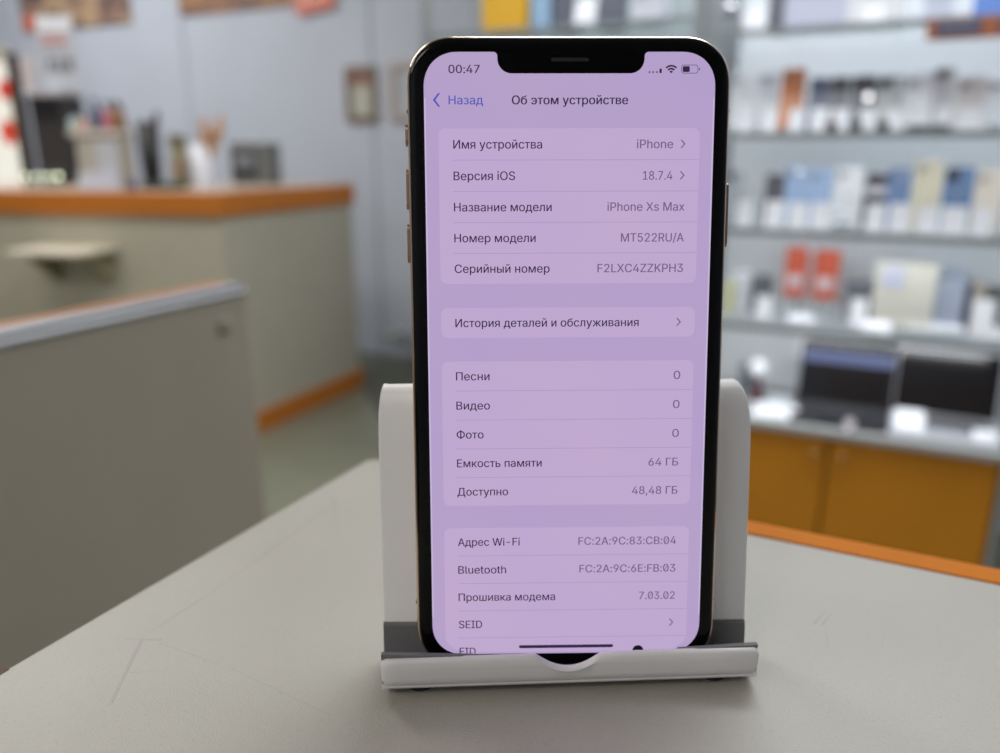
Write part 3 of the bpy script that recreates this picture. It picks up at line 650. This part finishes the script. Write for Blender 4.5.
obj('far_panel', box((.03, -.03, 0), (XR-TX0-.02, -.012, TZ-.028)), BEIGE, ct)
obj('right_panel', box((XR-TX0-.04, YN-TYL+.02, 0), (XR-TX0-.02, -.03, TZ-.028)), BEIGE, ct)
o = obj('edge_chip', prism([(-.0006, 0), (.0012, -.0006), (.0014, -.004), (-.0006, -.0062)], -.004, .0002), mat('chip_brown', (96, 76, 60), .8), ct)
cc = at_z(2, 664, TZ); o.location = (0, cc.y-TYL, TZ)

# ------------------------------------------------------------------ phone stand
O = Vector((-.0658618, .1723635, .9029651))
ps = YAW+R(3.0); LE = R(8.65)
xs = Vector((math.cos(ps), math.sin(ps), 0)); ys = Vector((-math.sin(ps), math.cos(ps), 0))
vv = ys*math.sin(LE)+_up*math.cos(LE); ww = -ys*math.cos(LE)+_up*math.sin(LE)
# local frame of the stand: x = along it, y = away from the viewer (-ww), z = up the back plate; z=0 just where the phone rests
MS = Matrix((( xs.x, -ww.x, vv.x, O.x), (xs.y, -ww.y, vv.y, O.y), (xs.z, -ww.z, vv.z, O.z), (0, 0, 0, 1)))
stand = thing('phone_stand', 'white plastic phone stand with grey rubber pads holding the upright phone', 'phone stand')
stand.matrix_world = MS
mm = .001
SW = mat('stand_white_plastic', (228, 225, 224), .38, noise=(40, .015), bump=(900, .04, .0002))
RUB = mat('stand_grey_rubber', (112, 111, 113), .7, noise=(200, .05))
HA, HB = -47.6*mm, 48.7*mm
def loft(profile_fn, xs_list, name, m, bevel=0):
    bm = bmesh.new(); rows = []
    for x in xs_list: rows.append([bm.verts.new((x, q[0]*mm, q[1]*mm)) for q in profile_fn(x)])
    n = len(rows[0])
    for a, b in zip(rows, rows[1:]):
        for i in range(n): bm.faces.new((a[i], a[(i+1) % n], b[(i+1) % n], b[i]))
    bm.faces.new(rows[0][::-1]); bm.faces.new(rows[-1])
    o = obj(name, bm, m, stand, True)
    mod = o.modifiers.new('edge', 'EDGE_SPLIT'); mod.split_angle = R(50)
    return o
# back plate: leans with the phone, its top edge rolls backwards; upper corners rounded by narrowing towards the top
def plate():
    bm = bmesh.new()
    path = [(2.2, -2.0), (2.2, 20), (2.2, 40), (2.2, 55), (2.2, 62), (2.3, 66.5), (2.7, 69.5), (3.5, 72), (4.8, 73.7), (6.4, 74.4), (8.0, 74.2), (9.2, 73.2)]
    inset = [0, 0, 0, 0, .1, .5, 1.1, 2.0, 3.0, 4.0, 5.2, 6.0]
    back = [(5.4, -2.0), (5.4, 20), (5.4, 40), (5.4, 55), (5.4, 62), (5.5, 66), (5.9, 68.4), (6.3, 69.8), (6.9, 70.9), (7.5, 71.3), (8.2, 71.4), (9.0, 71.2)]
    rows = []
    for (y, z), (yb, zb), i in zip(path, back, inset):
        a, b = HA-.5*mm+i*.35*mm, HB+1.9*mm-i*.95*mm; z *= .985; zb *= .985; ch = .7*mm
        rows.append([(a, (y+.9)*mm, z*mm), (a+ch, y*mm, z*mm), (b-ch, y*mm, z*mm), (b, (y+.9)*mm, z*mm), (b, yb*mm, zb*mm), (a, yb*mm, zb*mm)])
    V_ = [[bm.verts.new(q) for q in r] for r in rows]
    for r0, r1 in zip(V_, V_[1:]):
        for i in range(6): bm.faces.new((r0[i], r0[(i+1) % 6], r1[(i+1) % 6], r1[i]))
    bm.faces.new(V_[0][::-1]); bm.faces.new(V_[-1])
    o = obj('back_plate', bm, SW, stand, True)
    mod = o.modifiers.new('edge', 'EDGE_SPLIT'); mod.split_angle = R(60)
plate()
# shelf floor under the phone
obj('shelf', box((HA, -10.8*mm, -2.3*mm), (HB, 3*mm, -.5*mm)), SW, stand)
# front lip with the scooped cable notch
xs_l = [HA+.15*mm, HA+.5*mm, HA+1.3*mm] + [x*mm for x in range(-44, -12, 8)] + [(-8.8+.5*i)*mm for i in range(34)] + [x*mm for x in range(14, 46, 8)] + [HB-1.3*mm, HB-.5*mm, HB-.15*mm]
def lip(x):
    xx = x/mm; top_ = 6.65
    u = (xx+.3)/8.4
    if abs(u) < 1: top_ = 6.65-3.4*(1-u*u)**1.1
    e = min(abs(x-HA), abs(HB-x))/mm; ins = 0 if e > 1.2 else (1.2-e)*.8
    yf = -13.6+ins*.6; yb = -12.1
    return [(yf+.75, 1.0+ins), (yf+.12, min(4.0, top_-1.2)), (yf, top_-1.0-ins), (yf+.35, top_-.25-ins), (yf+1.0, top_-ins), (yb, top_-ins), (yb, -1.3), (yf+2.4, -1.35+ins), (yf+1.3, -.7+ins)]
loft(lip, xs_l, 'front_lip', SW)
# rubber pads: on the foot of the back plate, on the shelf and inside the lip
ph = 10.2
bm = bmesh.new(); rows = []
for x, ph in ((HA-.5*mm, 9.7), (HB+1.6*mm, 7.3)):
    rows.append([bm.verts.new((x, q[0]*mm, q[1]*mm)) for q in ((3.0, -.4), (1.5, .2), (1.5, ph-.9), (1.9, ph), (3.0, ph))])
for i in range(5): bm.faces.new((rows[0][i], rows[0][(i+1) % 5], rows[1][(i+1) % 5], rows[1][i]))
bm.faces.new(rows[0][::-1]); bm.faces.new(rows[1]); obj('rubber_pad', bm, RUB, stand, bevel=.0003)
obj('rubber_pad', box((HA+.4*mm, -12.0*mm, -.5*mm), (HB-.4*mm, 1.5*mm, -.25*mm)), RUB, stand)
def pad_l(x0, h0, x1, h1):
    bm = bmesh.new(); rows = []
    for x, h in ((x0, h0), (x1, h1)):
        rows.append([bm.verts.new((x, q[0]*mm, q[1]*mm)) for q in ((-12.1, -.2), (-12.1, 6.3), (-12.5, 6.45), (-12.5, 6.45+h), (-11.2, 6.6+h), (-10.6, 6.0), (-10.8, -.2))])
    for i in range(7): bm.faces.new((rows[0][i], rows[0][(i+1) % 7], rows[1][(i+1) % 7], rows[1][i]))
    bm.faces.new(rows[0][::-1]); bm.faces.new(rows[1]); obj('rubber_pad', bm, RUB, stand)
pad_l(HA+.25*mm, 1.3, -24*mm, .02); pad_l(28*mm, .02, HB-.25*mm, .75)
# feet and folding rear leg
def foot(x, y):
    wz = (MS @ Vector((x, y, -2.3*mm))).z - TZ
    d = MS.to_3x3().inverted() @ Vector((0, 0, -1))
    p0 = Vector((x, y, -2.2*mm)); p1 = p0 + d*(wz+.0001)
    obj('rubber_foot', tube(p0, p1, 3.6*mm, 3.6*mm, 14), mat('foot_rubber', (48, 46, 46), .8), stand)
foot(-38*mm, -5.5*mm); foot(39*mm, -5.5*mm)
Mi = MS.inverted()
pa = Mi @ (O + ys*.007 + _up*.048); 
g0 = Mi @ Vector((O.x+ys.x*.052, O.y+ys.y*.052, TZ+.0035))
def strut(x0, x1, a, b, th):
    d = Vector((0, b.z-a.z, -(b.y-a.y))).normalized()*th
    return extrude_x([(a.y, a.z), (b.y, b.z), (b.y+d.y, b.z+d.z), (a.y+d.y, a.z+d.z)], x0, x1)
obj('rear_leg', strut(-20*mm, 20*mm, pa, g0, .003), SW, stand, bevel=.0006)
f0 = Mi @ Vector((O.x+ys.x*.004, O.y+ys.y*.004, TZ+.0006)); f1 = Mi @ Vector((O.x+ys.x*.056, O.y+ys.y*.056, TZ+.0006))
obj('base_plate', strut(-24*mm, 24*mm, f1, f0, .003), SW, stand, bevel=.0006)
obj('hinge_pin', tube((-22*mm, pa.y, pa.z), (22*mm, pa.y, pa.z), .0025, n=12), RUB, stand)

# ------------------------------------------------------------------ the phone
PB = Vector((-.0623896, .1655892, .9041238))
PXv = Vector((.8897727, .4563994, .0020461)); PYv = Vector((-.0704769, .1329660, .9886117)); PZv = Vector((.4509297, -.8797839, .1504751))
MP = Matrix(((PXv.x, PYv.x, PZv.x, PB.x), (PXv.y, PYv.y, PZv.y, PB.y), (PXv.z, PYv.z, PZv.z, PB.z), (0, 0, 0, 1)))
phone = thing('smartphone', 'black-bezelled smartphone with lit settings screen standing upright in the white stand', 'phone')
phone.matrix_world = MP
PW, PH, PT = 77.4*mm, 157.5*mm, 7.7*mm
GOLD = mat('polished_gold_steel', (226, 196, 168), .14, 1.0)
def outline(ins, r=11.6*mm): return rrect(-PW/2+ins, ins, PW/2-ins, PH-ins, r-ins*.9, 14, 2.25)
def shell(rings, name, m, parent, caps=(True, True)):
    bm = bmesh.new(); RR = [[bm.verts.new((q[0], q[1], z)) for q in outline(i*mm)] for i, z in rings]
    n = len(RR[0])
    for a, b in zip(RR, RR[1:]):
        for i in range(n): bm.faces.new((a[i], a[(i+1) % n], b[(i+1) % n], b[i]))
    if caps[0]: bm.faces.new(RR[0][::-1])
    if caps[1]: bm.faces.new(RR[-1])
    o = obj(name, bm, m, parent, True); o.modifiers.new('edge', 'EDGE_SPLIT').split_angle = R(35)
    return o
shell([(1.3, -6.9*mm), (.55, -6.5*mm), (.15, -5.6*mm), (0, -4.2*mm), (0, -3.4*mm), (.15, -2.1*mm), (.45, -1.25*mm), (.75, -.95*mm), (1.2, -.9*mm)], 'steel_frame', GOLD, phone)
shell([(1.6, -7.7*mm), (1.0, -7.4*mm), (.75, -6.75*mm)], 'back_glass', mat('gold_back_glass', (220, 196, 174), .12), phone)
shell([(.72, -1.0*mm), (.78, -.75*mm), (1.1, -.35*mm), (1.7, -.08*mm), (2.4, 0)], 'front_glass', mat('black_bezel_glass', (4, 4, 5), .08, spec=.2), phone)
def side_button(x, y0, y1, sgn, name):
    hx = .55*mm
    bm = bmesh.new(); pts = rrect(-1.4*mm, y0, 1.4*mm, y1, 1.3*mm, 5)
    a = [bm.verts.new((x-sgn*.4*mm, q[1], -3.85*mm+q[0])) for q in pts]; b = [bm.verts.new((x+sgn*hx, q[1], -3.85*mm+q[0]*.85)) for q in pts]
    bm.faces.new(a); bm.faces.new(b[::-1]); n = len(pts)
    for i in range(n): bm.faces.new((a[i], a[(i+1) % n], b[(i+1) % n], b[i]))
    obj(name, bm, mat('button_gold', (150, 122, 104), .25, 1), phone)
def up_y(px_y):            # photo row -> distance up the phone, by the row spacing of the list
    tbl = ((51.5, 153.3), (128, 135.9), (284, 99.3), (362, 80.3), (505, 43.8), (528, 37.9), (637, 8.8))
    for (a, b), (c, d) in zip(tbl, tbl[1:]):
        if px_y <= c or c == 637: return (b+(px_y-a)*(d-b)/(c-a))*mm
side_button(-PW/2, up_y(143), up_y(121), -1, 'mute_switch')
side_button(-PW/2, up_y(207), up_y(166), -1, 'volume_button')
side_button(-PW/2, up_y(262), up_y(222), -1, 'volume_button')
side_button(PW/2, up_y(247), up_y(181), 1, 'power_button')
# antenna lines
for x in (-PW/2, PW/2):
    for y in (140*mm, 17*mm):
        obj('antenna_line', box((x-.12*mm, y, -5.2*mm), (x+.05*mm if x > 0 else x+.12*mm, y+.7*mm, -2.4*mm)), mat('antenna_tan', (120, 100, 86), .5), phone)

# ---- lit screen. interface points -> phone millimetres
PTM = 68.88/414
def UX(x): return (x-207)*PTM*mm
def UY(y): return (PH/mm-4.2-y*PTM)*mm
LZ = .012*mm
BGc, CARD, INK, SOFT, BLUE, SEP = (181, 161, 201), (192, 170, 207), (56, 40, 70), (112, 94, 127), (84, 86, 184), (170, 150, 187)
def screen_face():
    bm = bmesh.new()
    pts = []
    x0, x1, y0, y1, r_ = UX(0), UX(414), UY(896), UY(0), 8.2*mm
    base = rrect(x0, y0, x1, y1, r_, 14, 2.2)
    # rrect order: top right, top left, bottom left, bottom right; the camera housing notch goes between the top corners
    tr_, tl = base[:15], base[15:30]
    def arc(cx, cy, r, a0, a1, n=8): return [(cx+r*math.cos(R(a0+(a1-a0)*i/n)), cy+r*math.sin(R(a0+(a1-a0)*i/n))) for i in range(n+1)]
    nx1, nx0, nd = UX(315), UX(102), 29.2*PTM*mm; rs, rb = 6*PTM*mm, 20*PTM*mm
    notch = arc(nx1+rs*.6, y1-rs, rs, 90, 180) + arc(nx1-rb+rs*-.4, y1-nd+rb, rb, 0, -90) + arc(nx0+rb+rs*.4, y1-nd+rb, rb, 270, 180) + arc(nx0-rs*.6, y1-rs, rs, 0, 90)
    pts = tr_ + notch + tl + base[30:]
    tri = tessellate_polygon([[Vector((q[0], q[1], 0)) for q in pts]])
    vs_ = [bm.verts.new((q[0], q[1], LZ)) for q in pts]
    for t in tri:
        try: bm.faces.new([vs_[i] for i in t])
        except ValueError: pass
    return bm
def screen_mat(name, rgb, s):
    m = emis(name, rgb, s); nt = m.node_tree; b = nt.nodes['Principled BSDF']
    tc = nt.nodes.new('ShaderNodeTexCoord'); n = nt.nodes.new('ShaderNodeTexNoise'); n.inputs['Scale'].default_value = 25; nt.links.new(tc.outputs['Object'], n.inputs['Vector'])
    r = nt.nodes.new('ShaderNodeValToRGB'); c = lin(rgb); r.color_ramp.elements[0].position = .35; r.color_ramp.elements[1].position = .65
    r.color_ramp.elements[0].color = (c[0]*.975, c[1]*.975, c[2]*1.01, 1); r.color_ramp.elements[1].color = (c[0]*1.02, c[1]*1.0, c[2]*.995, 1)
    nt.links.new(n.outputs['Fac'], r.inputs[0]); nt.links.new(r.outputs[0], b.inputs['Emission Color'])
    return m
scr = obj('screen', screen_face(), screen_mat('screen_background', BGc, 1.0), phone)
ES = 1.0
def flat(name, poly, layer, m):
    bm = bmesh.new(); vs_ = [bm.verts.new((UX(q[0]), UY(q[1]), LZ*layer)) for q in poly]
    bm.faces.new(vs_); o = obj(name, bm, m, scr)
    if o.data.polygons[0].normal.z < 0: o.data.flip_normals()
    return o
CM = screen_mat('screen_card', CARD, ES); IM = emis('screen_ink', INK, ES); SM = emis('screen_soft_ink', SOFT, ES); BM_ = emis('screen_blue_ink', BLUE, ES); LM = emis('screen_divider', SEP, ES)
T = 104.4
def card(y0, y1, r_=10, open_bottom=False):
    pts = rrect(20, y0, 394, y1, r_, 8)
    if open_bottom: pts = [(394, 878), (388, 884), (376, 890), (366, 893.5), (60, 893.5), (44, 891), (32, 886), (20, 878)] + [q for q in rrect(20, y0, 394, y1, r_, 8) if q[1] < y0+r_+.1][::1]
    if open_bottom:
        tp = [q for q in rrect(20, y0, 394, y1, r_, 8) if q[1] < y0+r_+.1]      # upper arcs: left then right
        pts = tp + [(394, 872), (388, 881), (378, 888), (364, 893), (50, 893), (36, 888), (26, 881), (20, 872)]
    return flat('list_card', pts, 2, CM)
card(T, T+220); card(T+255, T+299); card(T+334, T+554); card(T+589, 1000, open_bottom=True)
for yb, n_ in ((T, 5), (T+334, 5), (T+589, 5)):
    for i in range(1, n_):
        y = yb+44*i; flat('divider', [(40, y-.45), (394, y-.45), (394, y+.45), (40, y+.45)], 3, LM)
for a_, b_ in ((.3, 2.2), (411.8, 413.7)): flat('screen_edge', [(a_, 62), (b_, 62), (b_, 836), (a_, 836)], 2, emis('screen_edge_glow', (199, 186, 218), 1.0))  # glow along the curved glass edges, painted as lighter strips
# lettering
FONT = None
try:
    FONT = bpy.data.fonts.load(os.path.join(bpy.utils.system_resource('DATAFILES'), 'fonts', 'Inter.woff2'))
except Exception:
    FONT = None
def contours(body):
    cu = bpy.data.curves.new('lettering', 'FONT'); cu.body = body; cu.fill_mode = 'NONE'; cu.resolution_u = 4
    if FONT: cu.font = FONT
    o = bpy.data.objects.new('lettering', cu); COL.objects.link(o)
    dg = bpy.context.evaluated_depsgraph_get(); me = bpy.data.meshes.new_from_object(o.evaluated_get(dg))
    nb = {}
    for e in me.edges:
        a, b = e.vertices; nb.setdefault(a, []).append(b); nb.setdefault(b, []).append(a)
    seen = set(); loops = []
    for s in nb:
        if s in seen: continue
        lp = [s]; seen.add(s); cur = s
        while True:
            nx = [q for q in nb[cur] if q not in seen]
            if not nx: break
            cur = nx[0]; seen.add(cur); lp.append(cur)
        # keep the drawing direction
        i0 = min(lp); k_ = lp.index(i0); lp = lp[k_:]+lp[:k_]
        if len(lp) > 2 and lp[1] > lp[-1]: lp = [lp[0]]+lp[1:][::-1]
        pts_ = [Vector((me.vertices[i].co.x, me.vertices[i].co.y, 0)) for i in lp]
        pts_ = [q for i, q in enumerate(pts_) if (q-pts_[i-1]).length > 1e-5]
        if len(pts_) > 2: loops.append(pts_)
    bpy.data.objects.remove(o); bpy.data.curves.remove(cu); bpy.data.meshes.remove(me)
    return loops
capl = contours('H'); CAPH = max(q.y for l in capl for q in l)
def text(body, x0, x1, yc, m, size=17, layer=4, bold=.16, name='lettering', clip=None, slash=False):
    loops = contours(body)
    xmin = min(q.x for l in loops for q in l); xmax = max(q.x for l in loops for q in l)
    sy = size*.712/CAPH; sx = (x1-x0)/(xmax-xmin)
    # gather the contours of each letter, then fill by the nonzero winding rule in thin horizontal slabs
    loops.sort(key=lambda l: min(q.x for q in l)); glyphs = []
    for l in loops:
        a, b = min(q.x for q in l), max(q.x for q in l)
        if glyphs and a < glyphs[-1][1]-.01: glyphs[-1][0].append(l); glyphs[-1][1] = max(glyphs[-1][1], b)
        else: glyphs.append([[l], b])
    bm = bmesh.new()
    def put(x, y):
        Yp = yc+size*.356-y*sy
        if clip: Yp = min(Yp, clip)
        return bm.verts.new((UX(x0+(x-xmin)*sx), UY(Yp), LZ*layer))
    bx_ = bold/sx
    for ls, _b in glyphs:
        ed = [(l[i-1], l[i]) for l in ls for i in range(len(l)) if abs(l[i-1].y-l[i].y) > 1e-7]
        ylo = min(q.y for l in ls for q in l); yhi = max(q.y for l in ls for q in l)
        cuts = sorted(set([round(q.y, 5) for l in ls for q in l] + [round(ylo+(yhi-ylo)*i/16, 5) for i in range(17)]))
        for a, b in zip(cuts, cuts[1:]):
            if b-a < 2e-5: continue
            m_ = (a+b)/2; hit = []
            for p, q in ed:
                if min(p.y, q.y) < m_ < max(p.y, q.y):
                    sl = (q.x-p.x)/(q.y-p.y); hit.append((p.x+sl*(m_-p.y), p.x+sl*(a-p.y), p.x+sl*(b-p.y), 1 if q.y > p.y else -1))
            hit.sort(key=lambda h: h[0]); wn = 0
            for h in hit:
                if wn == 0: st_ = h
                wn += h[3]
                if wn == 0: bm.faces.new((put(st_[1]-bx_, a), put(h[1]+bx_, a), put(h[2]+bx_, b), put(st_[2]-bx_, b)))
    chars = body.replace(' ', '')
    if slash and len(chars) == len(glyphs):
        for ch_, (ls, hi_) in zip(chars, glyphs):
            if ch_ == '0':
                lo_ = min(q.x for l in ls for q in l); w_ = hi_-lo_; t_ = .05*CAPH
                bm.faces.new((put(lo_+w_*.2, CAPH*.16), put(lo_+w_*.2+t_*1.6, CAPH*.16), put(hi_-w_*.2, CAPH*.84), put(hi_-w_*.2-t_*1.6, CAPH*.84)))
    for f_ in bm.faces:
        f_.normal_update()
        if f_.normal.z < 0: f_.normal_flip()
    me = bpy.data.meshes.new(name); bm.to_mesh(me); bm.free(); me.materials.append(m)
    o = bpy.data.objects.new(name, me); COL.objects.link(o); o.parent = scr
    return o
text('00:47', 35.5, 79.2, 23.2, IM, 15.6, bold=.22); text('Назад', 35.2, 83.8, 65.3, BM_); text('Об этом устройстве', 124.9, 290, 65.4, IM, bold=.3)
ROWS = [('Имя устройства', 167.7, 'iPhone', 303.9, 1), ('Версия iOS', 129, '18.7.4', 313.4, 1), ('Название модели', 181.7, 'iPhone Xs Max', 262.7, 0), ('Номер модели', 158.6, 'MT522RU/A', 283, 0), ('Серийный номер', 179.1, 'F2LXC4ZZKPH3', 249.3, 0)]
ROWS2 = [('Песни', 90.5, '0', 364.8, 0), ('Видео', 90.8, '0', 364.8, 0), ('Фото', 81, '0', 364.8, 0), ('Емкость памяти', 168.1, '64 ГБ', 329.8, 0), ('Доступно', 117.4, '48,48 ГБ', 305.6, 0)]
ROWS3 = [('Адрес Wi-Fi', 135, 'FC:2A:9C:83:CB:04', 224.9, 0), ('Bluetooth', 114, 'FC:2A:9C:6E:FB:03', 226.9, 0), ('Прошивка модема', 189.4, '7.03.02', 319.3, 0), ('SEID', 76.5, None, 0, 1)]
def chevron(xa, xb, yc, h, wd, m, flip=False):
    if flip: xa, xb = xb, xa
    s = 1 if xb > xa else -1
    flat('chevron', [(xa, yc-h), (xa+s*wd, yc-h-wd*.2), (xb+s*wd*.3, yc), (xa+s*wd, yc+h+wd*.2), (xa, yc+h), (xb-s*wd, yc)], 4, m)
for T0, rows in ((T, ROWS), (T+334, ROWS2), (T+589, ROWS3)):
    for i, (a, ax, b, bx, cv) in enumerate(rows):
        yc = T0+22+44*i
        text(a, 41, ax, yc, IM)
        if b: text(b, bx, 355.8 if cv else 374.4, yc, SM, slash=rows is ROWS3)
        if cv: chevron(366.5, 373, yc, 5.6, 1.7, SM)
text('История деталей и обслуживания', 41, 310.8, T+277, IM); chevron(366.5, 373, T+277, 5.6, 1.7, SM)
text('EID', 41.6, 66.1, T+589+22+176, IM, clip=894.5)
chevron(13.5, 23, 65.3, 9, 2.6, BM_, flip=True)
flat('home_bar', rrect(133.7, 882.3, 280.2, 887.2, 2.4, 5), 5, IM)
flat('dark_spot', [(319+8.6*math.cos(R(a)), 893-8.6*math.sin(R(a))) for a in range(0, 360, 20)][::-1], 5, mat('screen_dark_spot', (24, 16, 40), .4))
# status symbols
for i in range(3): flat('signal_dot', rrect(318.5+5.2*i, 26.2, 321.3+5.2*i, 29, 1.2, 3), 4, SM)
flat('signal_bar', rrect(334, 22.8, 337.2, 29, .8, 3), 4, IM)
def arcband(cx, cy, r0, r1, a0, a1): 
    o_ = [(cx+r1*math.cos(R(a)), cy-r1*math.sin(R(a))) for a in range(a0, a1+1, 10)]; i_ = [(cx+r0*math.cos(R(a)), cy-r0*math.sin(R(a))) for a in range(a1, a0-1, -10)]
    flat('wireless_arc', o_+i_, 4, IM)
arcband(350.7, 29.4, 0.2, 3.6, 45, 135); arcband(350.7, 29.4, 5.2, 7.6, 45, 135); arcband(350.7, 29.4, 9.2, 11.6, 45, 135)
bo = rrect(365, 17.6, 389, 29.6, 3.6, 5); bi = rrect(366, 18.6, 388, 28.6, 2.8, 5)
bm = bmesh.new(); va = [bm.verts.new((UX(q[0]), UY(q[1]), LZ*4)) for q in bo]; vb = [bm.verts.new((UX(q[0]), UY(q[1]), LZ*4)) for q in bi]
for i in range(len(va)): bm.faces.new((va[i], vb[i], vb[(i+1) % len(va)], va[(i+1) % len(va)]))
obj('battery_outline', bm, SM, scr)
flat('battery_level', rrect(367, 19.6, 377, 27.6, 1.6, 4), 5, IM); flat('battery_tip', rrect(390, 21.6, 391.6, 25.6, .7, 3), 4, SM)
# earpiece slot and lens in the notch
flat('earpiece', rrect(180, 8, 234, 13, 2.4, 4), 1, mat('earpiece_mesh', (11, 11, 12), .6))
